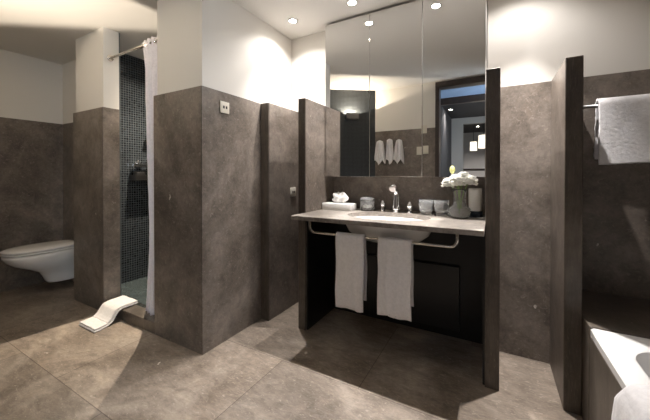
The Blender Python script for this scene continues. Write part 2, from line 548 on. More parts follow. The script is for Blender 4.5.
YD = 2.075
downlight(-1.47, YD, C, 'round recessed ceiling spotlight in the corner above the plug socket wall', P_VANITY)
downlight(-0.93, YD, C, 'round recessed ceiling spotlight at the top edge just left of mirror centre', P_VANITY)
downlight(-0.39, YD, C, 'recessed ceiling spotlight seen only as a reflection high in the right mirror door', P_VANITY)
downlight(0.15, YD, C, 'recessed ceiling spotlight above the gap between two right hand uprights', P_VANITY * 2.1, angle=math.radians(62), spill=0.06)
downlight(-2.90, 1.92, C, 'recessed ceiling spotlight inside the mosaic shower', P_SHOWER, color=WARMER, angle=math.radians(95))
downlight(-0.35, -3.9, 2.41, 'ceiling spotlight in the far room beyond the mirrored doorway', P_HALL * 2.0, angle=math.radians(130))
downlight(-0.70, -1.5, 2.41, 'small ceiling spotlight in the passage seen through the mirrored doorway', P_HALL)

# wall washers on the mosaic pillar, the unseen far one added for its light: open boxes whose rims cut the light on the ceiling
def isect(p, d, q, e):
    den = d.x * e.y - d.y * e.x
    t = ((q.x - p.x) * e.y - (q.y - p.y) * e.x) / den
    return p + d * t
def sconce(lamp, wall_pt, along, front_pt, side_pt, side_dir, power, label, rim=0.026, skew=1.0):
    """along: wall direction; front_pt: a point the front cut-off passes on the ceiling; side_pt, side_dir: the side cut-off there"""
    Lx, Ly, Lz = lamp
    L2 = Vector((Lx, Ly)); ca = Vector(along).normalized()
    wl0 = Vector(wall_pt)
    na = Vector((-ca.y, ca.x))
    if na.dot(L2 - wl0) < 0: na = -na
    t = thing('wall_sconce', label, 'wall light', lamp)
    k = rim / (C - Lz); zr = Lz + rim
    fr = L2 + na * ((Vector(front_pt) - L2).dot(na) * k)
    Bd = Vector(side_dir).normalized()
    bl = L2 + (Vector(side_pt) - L2) * k
    p_fl = isect(fr, ca, bl, Bd); p_bl = isect(wl0, ca, bl, Bd)
    mir = lambda v: fr - ca * ((v - fr).dot(ca) * skew) + na * (v - fr).dot(na)
    p_fr, p_br = mir(p_fl), mir(p_bl)
    def plate(a, b, th=0.004):
        dv = (b - a).normalized(); n = Vector((-dv.y, dv.x))
        if (a - L2).dot(n) < 0: n = -n
        return MB().prism([tuple(a), tuple(b), tuple(b + n * th), tuple(a + n * th)], Lz - 0.045, zr)
    plate(p_fl, p_fr).build('front_plate', 'steel', t)
    plate(p_bl, p_fl).build('side_plate', 'steel', t)
    plate(p_fr, p_br).build('side_plate', 'steel', t)
    MB().prism([tuple(p_bl), tuple(p_fl), tuple(p_fr), tuple(p_br)], Lz - 0.049, Lz - 0.045).build('base_plate', 'steel', t)
    MB().lathe([(0.0, -0.044), (0.008, -0.044), (0.009, -0.02), (0.007, -0.008), (0.0, -0.008)], lamp, 20, cap=False).build('lamp_holder', 'steel', t, smooth=True)
    l = bpy.data.lights.new('sconce', 'POINT'); l.energy = power; l.color = SCONCE_COL; l.shadow_soft_size = 0.003
    lo = bpy.data.objects.new('lamp', l); COL.objects.link(lo); lo.parent = t
    return t
sconce((-1.871, 0.372, 2.085), (-1.585, YB), (0.82, -0.57), (-1.873, 1.104), (-2.13, 1.30), (0.62, 0.78), P_SCONCE,
       'small square metal uplight on the dark mosaic pillar, reflected in left mirror door', 0.034, 1.7)
sconce((-2.610, 0.300, 1.55), (-2.16, 0.50), (0.82, 0.573), (-3.026, 1.355), (-2.33, 1.347), (0.1, 1.0), P_SCONCE_ADDED,
       'added unseen metal uplight on the far slanting face of the mosaic pillar, towards the toilet', 0.06, 3.0)

# ================================================================== STONE UPRIGHTS
def upright(x0, x1, y0, y1, z1, label, mat='stone'):
    t = thing('stone_partition', label, 'partition', ((x0 + x1) / 2, (y0 + y1) / 2, 0))
    MB().box(x0, x1, y0 + 0.012, y1, 0, z1, 0.002, 1).build('slab', mat, t)
    MB().box(x0, x1, y0, y0 + 0.012, 0, z1, 0.0025, 1).build('front_edge', 'stone_edge', t)['label'] = 'cut front edge with upright grain, shade put into its colour'
    return t
upright(XB + 0.0, -1.607, 1.924, YW, S, 'thick brown stone slab against the wall left of the vanity, carrying a socket', 'stone')
upright(XP0, XP1, 1.946, YBS + 0.011, S, 'shoulder high brown stone upright at the left end of the vanity counter', 'stone')
upright(XQ0, XQ1, 1.921, YW + 0.004, S, 'shoulder high dark stone upright at the right end of the vanity counter')
upright(XR0, XR1, 1.924, YW, S, 'shoulder high dark stone upright shielding the foot of the bathtub')

# ================================================================== VANITY
BX, BY, BA, BB = -0.655, 2.065, 0.295, 0.200
def counter():
    bm = MB()
    x0, x1, y0, y1 = XP1 + 0.002, XQ0 - 0.002, YC, YBS
    angs = sorted(set([2 * PI * i / 64 for i in range(64)] + [math.atan2(y - BY, x - BX) % (2 * PI) for x in (x0, x1) for y in (y0, y1)]))
    def edge(a):
        c, s = math.cos(a), math.sin(a)
        t = 1e9
        if c > 1e-9: t = min(t, (x1 - BX) / c)
        if c < -1e-9: t = min(t, (x0 - BX) / c)
        if s > 1e-9: t = min(t, (y1 - BY) / s)
        if s < -1e-9: t = min(t, (y0 - BY) / s)
        return BX + c * t, BY + s * t
    def ell(a):
        # ellipse point along the same direction
        c, s = math.cos(a), math.sin(a)
        r = 1 / math.sqrt((c / BA) ** 2 + (s / BB) ** 2)
        return BX + c * r, BY + s * r
    zt, zb = ZC, ZC - 0.03
    rings = []
    for f, z in ((edge, zb), (edge, zt - 0.002), (None, zt), (ell, zt), (ell, zb), (edge, zb)):
        r = []
        for a in angs:
            if f is None:
                x, y = edge(a)
                x += 0.002 * (1 if x < BX else -1) * (abs(x - x0) < 1e-6 or abs(x - x1) < 1e-6)
                y += 0.002 * (1 if y < BY else -1) * (abs(y - y0) < 1e-6 or abs(y - y1) < 1e-6)
            else:
                x, y = f(a)
            r.append((x, y, z))
        rings.append(r)
    bm.loft(rings, cap=False)
    bmesh.ops.remove_doubles(bm.bm, verts=bm.bm.verts[:], dist=1e-5)
    return bm
tag(counter().build('vanity_countertop', 'counter'), 'pale grey-brown stone vanity counter with an oval basin cut-out', 'countertop')

basin = thing('washbasin', 'oval white undermounted washbasin sunk in the vanity counter', 'washbasin', (BX, BY, ZC - 0.17))
def bowl_mesh():
    prof_in = [(1.02, -0.031), (1.0, -0.034), (0.97, -0.06), (0.90, -0.10), (0.74, -0.138), (0.5, -0.158), (0.2, -0.166), (0.09, -0.168)]
    prof_out = [(0.09, -0.182), (0.3, -0.18), (0.55, -0.172), (0.80, -0.152), (0.96, -0.115), (1.05, -0.065), (1.09, -0.031)]
    n = 56
    rings = []
    for r, z in prof_in + prof_out:
        rings.append([(BX + BA * r * math.cos(2 * PI * i / n), BY + BB * r * math.sin(2 * PI * i / n), ZC + z) for i in range(n)])
    m = MB().loft(rings, cap=False)
    return m
bowl_mesh().build('bowl', 'ceramic', basin, smooth=True)
MB().lathe([(0.0, 0.001), (0.018, 0.001), (0.024, -0.002), (0.026, -0.012)], (BX, BY, ZC - 0.168), 24, cap=False).build('drain_ring', 'chrome', basin, smooth=True)

# dark lining below the counter
lin = thing('vanity_lining', 'black panels lining the open space below the vanity counter', 'panel', (-0.65, 2.38, 0))
MB().box(XP1, XP1 + 0.012, 1.965, 2.418, 0.0, ZC - 0.032).build('side_panel', 'black', lin)
MB().box(XQ0 - 0.012, XQ0, 1.94, 2.418, 0.0, ZC - 0.032).build('side_panel', 'black', lin)
MB().box(XP1 + 0.012, XQ0 - 0.012, 2.405, 2.417, 0.0, ZC - 0.032).build('rear_panel', 'black', lin)
MB().box(-0.96, -0.215, 2.375, 2.405, 0.06, 0.53, 0.003).build('access_panel', 'black_panel', lin)['label'] = 'framed charcoal access panel'

# mirror cabinet
mc = thing('mirror_cabinet', 'wide three-door mirror cabinet above the vanity counter reaching the ceiling', 'mirror cabinet', (-0.65, 2.34, 1.187))
MB().box(XP1 + 0.004, XQ0 - 0.004, YM + 0.012, YBS, 1.187, 2.474).build('carcass', 'carcass', mc)
for a, b in ((XP1 + 0.008, -0.859), (-0.855, -0.456), (-0.452, -0.051)):
    MB().box(a, b, YM, YM + 0.010, 1.187, 2.472, 0.0006, 1).build('mirror_door', 'mirror', mc)

# towel rail below the counter
ry, rz_ = 1.835, 0.792
tr = thing('towel_rail', 'thin metal towel rail curving below the front of the vanity counter', 'towel rail', (-0.66, ry, rz_))
def arc(cx, cy, cz, r, a0, a1, n=6):
    return [(cx + r * math.cos(a0 + (a1 - a0) * i / n), cy, cz + r * math.sin(a0 + (a1 - a0) * i / n)) for i in range(n + 1)]
xa, xb = -1.152, -0.178
path = [(xa, ry, ZC - 0.031)] + arc(xa + 0.04, ry, rz_ + 0.04, 0.04, PI, 1.5 * PI) + arc(xb - 0.04, ry, rz_ + 0.04, 0.04, 1.5 * PI, 2 * PI) + [(xb, ry, ZC - 0.031)]
MB().tube(path, 0.0085, 12).build('rail', 'brushed', tr, smooth=True)
for x in (xa, xb):
    MB().lathe([(0.0, 0.0), (0.018, 0.0), (0.018, -0.005), (0.0, -0.005)], (x, ry, ZC - 0.0305), 18, cap=False).build('flange', 'brushed', tr)

def draped_towel(name, x0, x1, y, z, r, front, back, label, cat='towel', group=None, nu=26, amp=0.006, seed=0, thick=0.008, flare=0.0, mat='towel', axis='X', hem=True, rough=0.002, step=0.025):
    """folded cloth over a rail running along X; front and back are the lengths of the flaps"""
    rnd = random.Random(seed)
    ph = [rnd.uniform(0, 6.28) for _ in range(4)]
    arc_n = 10
    prof = []
    nb = max(6, int(back / step)); nf = max(6, int(front / step))
    for i in range(nb):
        prof.append((r, -back + back * i / nb))
    for i in range(arc_n + 1):
        a = PI * i / arc_n
        prof.append((r * math.cos(a), r * math.sin(a)))
    for i in range(1, nf + 1):
        prof.append((-r, -front * i / nf))
    nv = len(prof) - 1
    def fn(u, v):
        j = min(int(round(v * nv)), nv)
        py, pz = prof[j]
        x = x0 + (x1 - x0) * u
        hang = max(0.0, -pz)
        side = -1 if py < 0 else 1
        wv = amp * (math.sin(u * 7 + ph[0]) + 0.6 * math.sin(u * 13 + ph[1])) * min(1, hang / 0.12)
        wv += 0.5 * amp * math.sin(hang * 14 + ph[2] + u * 2) * min(1, hang / 0.1)
        yy = y + py + side * (abs(wv) + 0.2 * wv) + side * hang * 0.02
        xx = x + (u - 0.5) * flare * hang
        zz = z + pz
        nn = mnoise.noise(Vector((x * 110, side * 9.0, zz * 110)))
        return Vector((xx + (0.002 * math.sin(hang * 20 + ph[3])), yy + nn * rough, zz + (0.004 * math.sin(u * 9 + ph[1]) if hang > 0.9 * (front if side < 0 else back) else 0)))
    t = thing(name, label, cat, ((x0 + x1) / 2, y, z), group)
    MB().grid(fn, nu, nv).build('cloth', mat, t, smooth=True, solid=thick, offset=1.0)
    if hem:
        for jj in (nv - 1,):
            pts = []
            for i in range(nu + 1):
                p = fn(i / nu, 1.0)
                pts.append((p.x, p.y - 0.004, p.z + 0.012))
            MB().tube(pts, 0.004, 6).build('hem', 'hem', t, smooth=True)
    return t
draped_towel('hand_towel', -0.933, -0.728, ry, rz_, 0.013, 0.475, 0.42, 'white hand towel on the counter rail, the one nearer the tissue box', seed=3, flare=-0.02)
draped_towel('hand_towel', -0.632, -0.424, ry, rz_, 0.013, 0.462, 0.40, 'white hand towel on the counter rail, right of the other towel', seed=8, flare=0.0)

# faucet
TY = 2.315
fx = -0.662
fa = thing('faucet', 'tall curved chrome basin spout standing behind the washbasin', 'faucet', (fx, TY, ZC))
MB().lathe([(0.0, 0.0), (0.028, 0.0), (0.028, 0.006), (0.022, 0.012), (0.0, 0.012)], (fx, TY, ZC), 24, cap=False).build('base_ring', 'chrome', fa, smooth='auto')
sp = []
for i in range(13):
    t = i / 12
    if t < 0.55:
        sp.append((fx + 0.004 * math.sin(t * 3), TY + 0.0, ZC + 0.01 + 0.125 * t / 0.55))
    else:
        a = (t - 0.55) / 0.45 * PI * 0.62
        sp.append((fx - 0.005 * (t - 0.55), TY - 0.06 * (1 - math.cos(a)), ZC + 0.135 + 0.055 * math.sin(a)))
spt = MB().tube(sp, 0.016, 16, radii=[0.029 - 0.007 * min(1, i / 7) + (0.003 if i > 10 else 0) for i in range(13)]).build('spout', 'chrome', fa, smooth=True)
e = Vector(sp[-1]); dv = (Vector(sp[-1]) - Vector(sp[-2])).normalized()
MB().tube([e - dv * 0.004, e + dv * 0.012], 0.024, 16).build('nozzle', 'chrome', spt, smooth='auto')

def tap(x, y, label):
    t = thing('tap_handle', label, 'tap', (x, y, ZC), 'basin taps')
    MB().lathe([(0.0, 0), (0.024, 0), (0.024, 0.005), (0.014, 0.012), (0.012, 0.030), (0.0, 0.030)], (x, y, ZC), 20, cap=False).build('stem', 'chrome', t, smooth='auto')
    m = MB()
    n = 10
    rings = []
    for r, z in ((0.012, 0.028), (0.016, 0.034), (0.022, 0.048), (0.023, 0.060), (0.017, 0.067), (0.012, 0.070), (0.013, 0.078), (0.008, 0.086), (0.002, 0.088)):
        rings.append([(x + r * (1 + 0.09 * (i % 2)) * math.cos(PI * i / n), y + r * (1 + 0.09 * (i % 2)) * math.sin(PI * i / n), ZC + z) for i in range(2 * n)])
    m.loft(rings)
    m.build('knob', 'chrome', t, smooth=True)
    return t
tap(-0.772, TY + 0.005, 'faceted chrome tap knob left of the basin spout, beside the lidded glass jar')
tap(-0.556, TY - 0.005, 'faceted chrome tap knob right of the basin spout, beside a glass tumbler')

# tissue box
tx0, tx1, ty0, ty1 = -1.256, -0.992, 2.19, 2.31
tb = thing('tissue_box', 'flat white tissue box with a tuft of tissue, left end of counter', 'tissue box', ((tx0 + tx1) / 2, 2.25, ZC))
bx_tis = MB().box(tx0, tx1, ty0, ty1, ZC, ZC + 0.055, 0.005).build('box', 'box_white', tb, smooth='auto')
MB().lathe([(0.0, 0.0), (1.0, 0.0), (1.0, 0.0015), (0.0, 0.0015)], ((tx0 + tx1) / 2, (ty0 + ty1) / 2, ZC + 0.055), 24, 0.06, 0.018, cap=False).build('slot', 'dark_hole', bx_tis)
def tuft(cx, cy, cz, seed, w, h):
    def fn(u, v):
        a = u * 2 * PI
        r = (0.45 + 0.55 * math.sin(v * PI * 0.8 + 0.2)) * (1 - 0.25 * v * v)
        n1 = mnoise.noise(Vector((math.cos(a) * 2.2 + seed, math.sin(a) * 2.2, v * 3)))
        rr = r * (1 + 0.45 * n1)
        return Vector((cx + w * rr * math.cos(a), cy + 0.3 * w * rr * math.sin(a) + 0.006 * math.sin(4 * a), cz + h * v * (0.88 + 0.13 * math.cos(2 * a + seed) + 0.2 * n1)))
    return MB().grid(fn, 40, 14)
m = tuft((tx0 + tx1) / 2 + 0.004, (ty0 + ty1) / 2, ZC + 0.054, 1.3, 0.070, 0.092)
m.build('tissue', 'tissue', bx_tis, smooth=True)

# lidded glass jar
def jar(x, y, label):
    t = thing('glass_jar', label, 'jar', (x, y, ZC))
    MB().lathe([(0.0, 0.0), (0.052, 0.0), (0.059, 0.008), (0.060, 0.072), (0.057, 0.082), (0.052, 0.082), (0.055, 0.072), (0.053, 0.012), (0.0, 0.010)], (x, y, ZC + 0.0005), 32, cap=False).build('jar_body', 'frost', t, smooth=True)
    MB().lathe([(0.060, 0.0835), (0.062, 0.090), (0.056, 0.103), (0.034, 0.111), (0.0, 0.114)], (x, y, ZC + 0.0005), 32).build('lid', 'frost', t, smooth=True)
    for i in range(5):
        a = i * 1.25
        MB().lathe([(0.0, -0.016), (0.012, -0.012), (0.016, 0.0), (0.012, 0.012), (0.0, 0.016)], (x + 0.022 * math.cos(a), y + 0.022 * math.sin(a), ZC + 0.029), 12, cap=False).build('cotton_ball', 'tissue', t, smooth=True)
    return t
jar(-0.893, 2.30, 'short lidded clear glass jar between tissue box and taps')

# two tumblers
def tumbler(x, y, label):
    prof = [(r_ * 1.1, z_ * 1.12) for r_, z_ in [(0.0, 0.0), (0.034, 0.0), (0.037, 0.004), (0.033, 0.018), (0.042, 0.030), (0.046, 0.062), (0.0465, 0.098), (0.044, 0.098), (0.0435, 0.062), (0.038, 0.032), (0.026, 0.024), (0.0, 0.022)]]
    o = MB().lathe(prof, (x, y, ZC + 0.0005), 32, cap=False).build('tumbler', 'frost', smooth=True)
    return tag(o, label, 'glass', 'tumblers on the counter')
tumbler(-0.430, 2.27, 'clear glass tumbler on the counter nearer the basin taps')
tumbler(-0.322, 2.262, 'clear glass tumbler on the counter nearer the flower vase')

# vase
vx, vy = -0.200, 2.20
vs_ = thing('flower_vase', 'round-bellied clear glass vase half full of water on counter', 'vase', (vx, vy, ZC))
out = [(0.030, 0.0), (0.050, 0.004), (0.066, 0.022), (0.071, 0.042), (0.066, 0.064), (0.050, 0.080), (0.040, 0.092), (0.038, 0.13), (0.040, 0.165), (0.047, 0.195)]
inn = [(r - 0.003, z) for r, z in out[::-1]]
inn[-1] = (0.026, 0.006)
MB().lathe([(0.0, 0.0)] + out + inn + [(0.0, 0.006)], (vx, vy, ZC + 0.0005), 40, cap=False).build('glass_body', 'glass', vs_, smooth=True)
MB().lathe([(0.0, 0.0065), (0.0255, 0.0065), (0.0465, 0.0075), (0.0625, 0.022), (0.0675, 0.042), (0.0625, 0.064), (0.047, 0.079), (0.0365, 0.092), (0.0348, 0.11), (0.0, 0.11)], (vx, vy, ZC + 0.0005), 40, cap=False).build('water', 'water', vs_, smooth=True)

def flower(cx, cy, cz, r, label, seed, tilt=(0, 0)):
    rnd = random.Random(seed)
    t = thing('white_peony', label, 'flower', (cx, cy, cz), 'white flowers in the vase')
    m = MB()
    for layer in range(6):
        n = 7 + layer * 3
        f = layer / 5
        for k in range(n):
            a = 2 * PI * k / n + layer * 0.7 + rnd.uniform(-0.15, 0.15)
            el = math.radians(78 - 128 * f + rnd.uniform(-9, 9))
            ln = r * (0.55 + 0.5 * f) * rnd.uniform(0.9, 1.1)
            d = Vector((math.cos(a) * math.cos(el), math.sin(a) * math.cos(el), math.sin(el)))
            sd = Vector((-math.sin(a), math.cos(a), 0))
            upv = sd.cross(d) * -1
            wd_ = r * (0.30 + 0.12 * f)
            pts = []
            for i in range(4):
                v = i / 3
                row = []
                for j in range(4):
                    u = j / 3 - 0.5
                    wdt = wd_ * math.sin(PI * (0.18 + 0.66 * v))
                    cup = (u * u * 1.1) * wd_ + 0.16 * ln * math.sin(v * PI) * 0 - 0.22 * ln * v * v * (1 - 2 * f)
                    p = Vector((cx, cy, cz)) + d * (ln * (0.12 + 0.88 * v)) + sd * (u * 2 * wdt) + upv * cup
                    p += Vector((rnd.uniform(-1, 1), rnd.uniform(-1, 1), rnd.uniform(-1, 1))) * r * 0.02
                    row.append(m.bm.verts.new(p))
                pts.append(row)
            for i in range(3):
                for j in range(3):
                    m.bm.faces.new((pts[i][j], pts[i + 1][j], pts[i + 1][j + 1], pts[i][j + 1]))
    m.build('blossom', 'petal', t, smooth=True, solid=0.0006)
    b = Vector((vx + rnd.uniform(-0.012, 0.012), vy + rnd.uniform(-0.012, 0.012), ZC + 0.06))
    nk = Vector((vx + (cx - vx) * 0.28, vy + (cy - vy) * 0.28, ZC + 0.185))
    top = Vector((cx, cy, cz))
    pth = []
    for i in range(11):
        q = i / 10
        pth.append(b * (1 - q) ** 2 + nk * 2 * q * (1 - q) + top * q * q)
    MB().tube(pth, 0.0022, 8).build('stem', 'leaf', t, smooth=True)
    for s in range(2):
        a = rnd.uniform(0, 6.28)
        d = Vector((math.cos(a), math.sin(a) * 0.6 - 0.2, 0.25)).normalized()
        st = nk + Vector((0, 0, 0.010 + 0.015 * s)) + (top - nk) * 0.35
        sd = d.cross(Vector((0, 0, 1))).normalized()
        def lf(u, v, st=st, d=d, sd=sd):
            w_ = 0.013 * math.sin(PI * min(0.98, v * 0.92 + 0.06))
            return st + d * (0.055 * v) + sd * ((u - 0.5) * 2 * w_) + Vector((0, 0, -0.018 * v * v + 0.006 * abs(u - 0.5)))
        MB().grid(lf, 4, 8).build('leaf', 'leaf', t, smooth=True, solid=0.0006)
    return t
for i, (dx, dy, dz, r, lb) in enumerate([
        (-0.068, -0.02, 0.243, 0.046, 'white peony leaning out at the left side of the glass vase'),
        (-0.006, -0.035, 0.258, 0.052, 'largest white peony at the middle front of the bouquet'),
        (0.066, -0.005, 0.258, 0.048, 'white peony leaning out at the right side beside dark upright'),
        (0.022, 0.01, 0.285, 0.044, 'white peony standing highest at the back of the bouquet'),
        (-0.030, 0.03, 0.270, 0.042, 'white peony at the back left below the greenish bud')]):
    flower(vx + dx, vy + dy, ZC + dz, r, lb, 20 + i)
# greenish bud
bx_, by_, bz_ = vx - 0.05, vy + 0.03, ZC + 0.325
bt = thing('flower_bud', 'pale green bud rising above the white flowers', 'flower', (bx_, by_, bz_))
MB().lathe([(0.0, -0.03), (0.010, -0.022), (0.017, -0.004), (0.014, 0.014), (0.005, 0.026), (0.0, 0.028)], (bx_, by_, bz_), 14, cap=False).build('bud', 'bud', bt, smooth=True)
MB().tube([(vx, vy + 0.005, ZC + 0.03), (vx - 0.008, vy + 0.012, ZC + 0.19), (bx_ + 0.01, by_, bz_ - 0.08), (bx_, by_, bz_ - 0.025)], 0.0025, 8).build('stem', 'leaf', bt, smooth=True)

# ribbed white cup on a dark base
qx, qy = -0.112, 2.33
cu = thing('candle_jar', 'ribbed white cylinder jar on dark blue base behind the vase', 'jar', (qx, qy, ZC))
MB().lathe([(0.0, 0.0), (0.047, 0.0), (0.049, 0.004), (0.049, 0.036), (0.046, 0.040), (0.0, 0.040)], (qx, qy, ZC), 32, cap=False).build('base', 'navy', cu, smooth='auto')
n = 72
rings = []
for r, z in ((0.040, 0.041), (0.042, 0.046), (0.043, 0.18), (0.042, 0.196), (0.038, 0.196), (0.037, 0.05)):
    rings.append([(qx + (r - 0.0012 * (i % 2)) * math.cos(2 * PI * i / n), qy + (r - 0.0012 * (i % 2)) * math.sin(2 * PI * i / n), ZC + z) for i in range(n)])
MB().loft(rings).build('cylinder', 'ceramic', cu, smooth=True)

# ================================================================== SOCKETS AND SWITCHES
def socket(px, py, pz, face, label, w=0.082, h=0.082, kind='socket'):
    """face '+X' or '+Y': the way the plate looks"""
    t = thing('wall_socket' if kind == 'socket' else 'light_switch', label, 'socket' if kind == 'socket' else 'switch', (px, py, pz))
    def bx(a0, a1, z0, z1, d0, d1, bev=0.0):
        return MB().box(px + d0, px + d1, py + a0, py + a1, pz + z0, pz + z1, bev) if face == '+X' else MB().box(px + a0, px + a1, py + d0, py + d1, pz + z0, pz + z1, bev)
    bx(-w / 2, w / 2, -h / 2, h / 2, 0, 0.009, 0.003).build('plate', 'plastic', t, smooth='auto')
    if kind == 'socket':
        ins = bx(-w * 0.3, w * 0.3, -h * 0.24, h * 0.24, 0.009, 0.011, 0.0008).build('insert', 'plastic', t)
        for s in (-1, 1):
            bx(s * 0.0125 - 0.007, s * 0.0125 + 0.007, -0.010, 0.010, 0.011, 0.0118).build('hole', 'dark_hole', ins)
    else:
        bx(-w * 0.36, w * 0.36, -h * 0.36, h * 0.36, 0.009, 0.013, 0.0012).build('rocker', 'plastic', t)
    return t
socket(XB, 1.537, 1.684, '+X', 'ivory plug socket high on the stone wall left of the vanity')
socket(-1.607, 2.265, 1.045, '+X', 'ivory plug socket on the stone slab beside the left end of the counter')
socket(-0.860, YB, 1.845, '+Y', 'single ivory switch plate above the pair, beside the mirrored doorway', 0.075, 0.115, 'switch')
socket(-0.925, YB, 1.545, '+Y', 'ivory switch plate of the lower pair nearer the hanging towels', 0.075, 0.115, 'switch')
socket(-0.838, YB, 1.555, '+Y', 'ivory switch plate of the lower pair nearer the doorway', 0.075, 0.115, 'switch')

# ================================================================== TOILET
TX, TYB = -4.02, YN
tl = thing('toilet', 'white wall-hung toilet with closed lid in the left niche', 'toilet', (TX, TYB, 0.25))
def egg(t, L, W_, back=0.0):
    """outline, t in 0..1 ; y runs from the wall (0) to the tip (-L)"""
    a = 2 * PI * t
    c, s = math.cos(a), math.sin(a)
    y = -L / 2 + (L / 2) * c
    if c > 0:
        x = W_ / 2 * (abs(s) ** 0.55) * (1 if s >= 0 else -1)
    else:
        x = W_ / 2 * (abs(s) ** 0.92) * (1 if s >= 0 else -1)
    return x, y - back
def egg_ring(L, W_, z, n=48, back=0.0, zf=None):
    r = []
    for i in range(n):
        x, y = egg(i / n, L, W_, back)
        zz = z if zf is None else z + zf(y)
        r.append((TX + x, TYB + y, zz))
    return r
L0, W0 = 0.60, 0.39
ZS = 0.425
bowl_rings = [egg_ring(0.20, 0.13, 0.085, back=0.0), egg_ring(0.27, 0.17, 0.092), egg_ring(0.29, 0.19, 0.12), egg_ring(0.31, 0.215, 0.17), egg_ring(0.34, 0.25, 0.22),
              egg_ring(0.42, 0.31, 0.265), egg_ring(0.52, 0.365, 0.315), egg_ring(0.575, 0.385, 0.36), egg_ring(L0, W0, 0.40), egg_ring(L0, W0, ZS), egg_ring(L0 - 0.02, W0 - 0.02, ZS + 0.002)]
MB().loft(bowl_rings).build('bowl', 'ceramic', tl, smooth=True)
MB().loft([egg_ring(L0 - 0.02, W0, ZS + 0.006, back=0.02), egg_ring(L0 - 0.012, W0 + 0.008, ZS + 0.012, back=0.02), egg_ring(L0 - 0.012, W0 + 0.008, ZS + 0.022, back=0.02), egg_ring(L0 - 0.03, W0 - 0.01, ZS + 0.025, back=0.025)]).build('seat', 'ceramic', tl, smooth=True)
lid_ = MB().loft([egg_ring(L0 - 0.02, W0, ZS + 0.029, back=0.02), egg_ring(L0 - 0.008, W0 + 0.012, ZS + 0.034, back=0.02), egg_ring(L0 - 0.010, W0 + 0.010, ZS + 0.046, back=0.02), egg_ring(L0 - 0.05, W0 - 0.04, ZS + 0.058, back=0.03), egg_ring(L0 - 0.2, W0 - 0.2, ZS + 0.064, back=0.09)]).build('lid', 'ceramic', tl, smooth=True)
for s in (-1, 1):
    MB().tube([(TX + s * 0.075 - 0.02, TYB - 0.022, ZS + 0.03), (TX + s * 0.075 + 0.02, TYB - 0.022, ZS + 0.03)], 0.011, 12).build('hinge', 'chrome', lid_, smooth='auto')

# ================================================================== SHOWER
RY, RZ = 1.405, 2.235
rod = thing('curtain_rod', 'metal curtain rod spanning the top of the shower opening', 'curtain rod', ((XPR + XBL) / 2, RY, RZ))
MB().tube([(XPR, RY, RZ), (XBL + 0.04, RY, RZ)], 0.0115, 16).build('rod', 'brushed', rod, smooth=True)
for x, s in ((XPR, 1), (XBL + 0.04, -1)):
    MB().tube([(x, RY, RZ), (x + s * 0.010, RY, RZ), (x + s * 0.014, RY, RZ), (x + s * 0.03, RY, RZ)], 0.02, 20, radii=[0.026, 0.026, 0.016, 0.0155]).build('flange', 'brushed', rod, smooth='auto')
cur = thing('shower_curtain', 'gathered white shower curtain hanging beside the stone block', 'curtain', (-2.35, RY, RZ))
def curtain_fn(u, v):
    z = RZ + 0.035 + (0.075 - RZ - 0.035) * v
    # left edge: spread at rod, pinched at mid height, wider at hem
    xl = -2.47 + 0.09 * math.sin(min(1, v / 0.62) * PI / 2) - 0.075 * max(0, (v - 0.62) / 0.38) ** 1.4 - 0.03 * v
    xr = -2.215
    x = xl + (xr - xl) * u
    amp = 0.026 * (0.35 + 0.65 * min(1, v * 5))
    if v < 0.03:
        amp = 0.016
    y = RY + amp * math.sin(u * 2 * PI * 4.5 + 0.5 * math.sin(v * 4)) + 0.03 * v + 0.007 * math.sin(9 * u + 7 * v)
    # wraps the rod at the top
    return Vector((x, y + 0.002 * mnoise.noise(Vector((u * 9, v * 30, 0))), z))
MB().grid(curtain_fn, 110, 70).build('drape', 'curtain', cur, smooth=True, solid=0.0012)
for i in range(5):
    x = -2.45 + i * 0.055
    MB().tube([(x, RY + 0.0165 * math.cos(a * PI / 8), RZ + 0.004 + 0.019 * math.sin(a * PI / 8)) for a in range(17)], 0.002, 6).build('ring', 'chrome', cur, smooth=True)

# mixer, slide rail, soap basket on the left mosaic wall
XM_ = -3.43
mx = thing('shower_mixer', 'chrome shower mixer valve on the dark mosaic wall', 'shower mixer', (XM_, 1.92, 1.31))
MB().tube([(XM_, 1.90, 1.31), (XM_ + 0.05, 1.90, 1.31)], 0.022, 18, radii=[0.034, 0.022]).build('body', 'chrome', mx, smooth='auto')
MB().tube([(XM_ + 0.045, 1.82, 1.31), (XM_ + 0.045, 2.06, 1.31)], 0.02, 18).build('bar', 'chrome', mx, smooth='auto')
MB().tube([(XM_ + 0.045, 1.865, 1.31), (XM_ + 0.06, 1.865, 1.345), (XM_ + 0.065, 1.865, 1.36)], 0.009, 10).build('lever', 'chrome', mx, smooth=True)
sr = thing('shower_rail', 'dark upright slide rail with hand shower half behind the curtain', 'shower rail', (XM_, 2.03, 1.7))
MB().tube([(XM_ + 0.05, 2.03, 1.42), (XM_ + 0.05, 2.03, 2.0)], 0.01, 12).build('rail', 'steel', sr, smooth=True)
for z in (1.45, 1.97):
    MB().tube([(XM_, 2.03, z), (XM_ + 0.05, 2.03, z)], 0.009, 10).build('bracket', 'steel', sr, smooth=True)
MB().tube([(XM_ + 0.055, 2.02, 1.66), (XM_ + 0.10, 2.0, 1.72), (XM_ + 0.14, 1.985, 1.80)], 0.014, 12).build('handle', 'steel', sr, smooth=True)
MB().tube([(XM_ + 0.13, 1.985, 1.80), (XM_ + 0.17, 1.98, 1.785)], 0.04, 20, radii=[0.03, 0.045]).build('shower_head', 'steel', sr, smooth='auto')
sb = thing('soap_basket', 'black soap basket below the chrome shower mixer', 'soap basket', (XM_, 1.93, 1.17))
MB().box(XM_ + 0.002, XM_ + 0.125, 1.80, 2.06, 1.14, 1.152, 0.004).build('tray', 'black', sb)
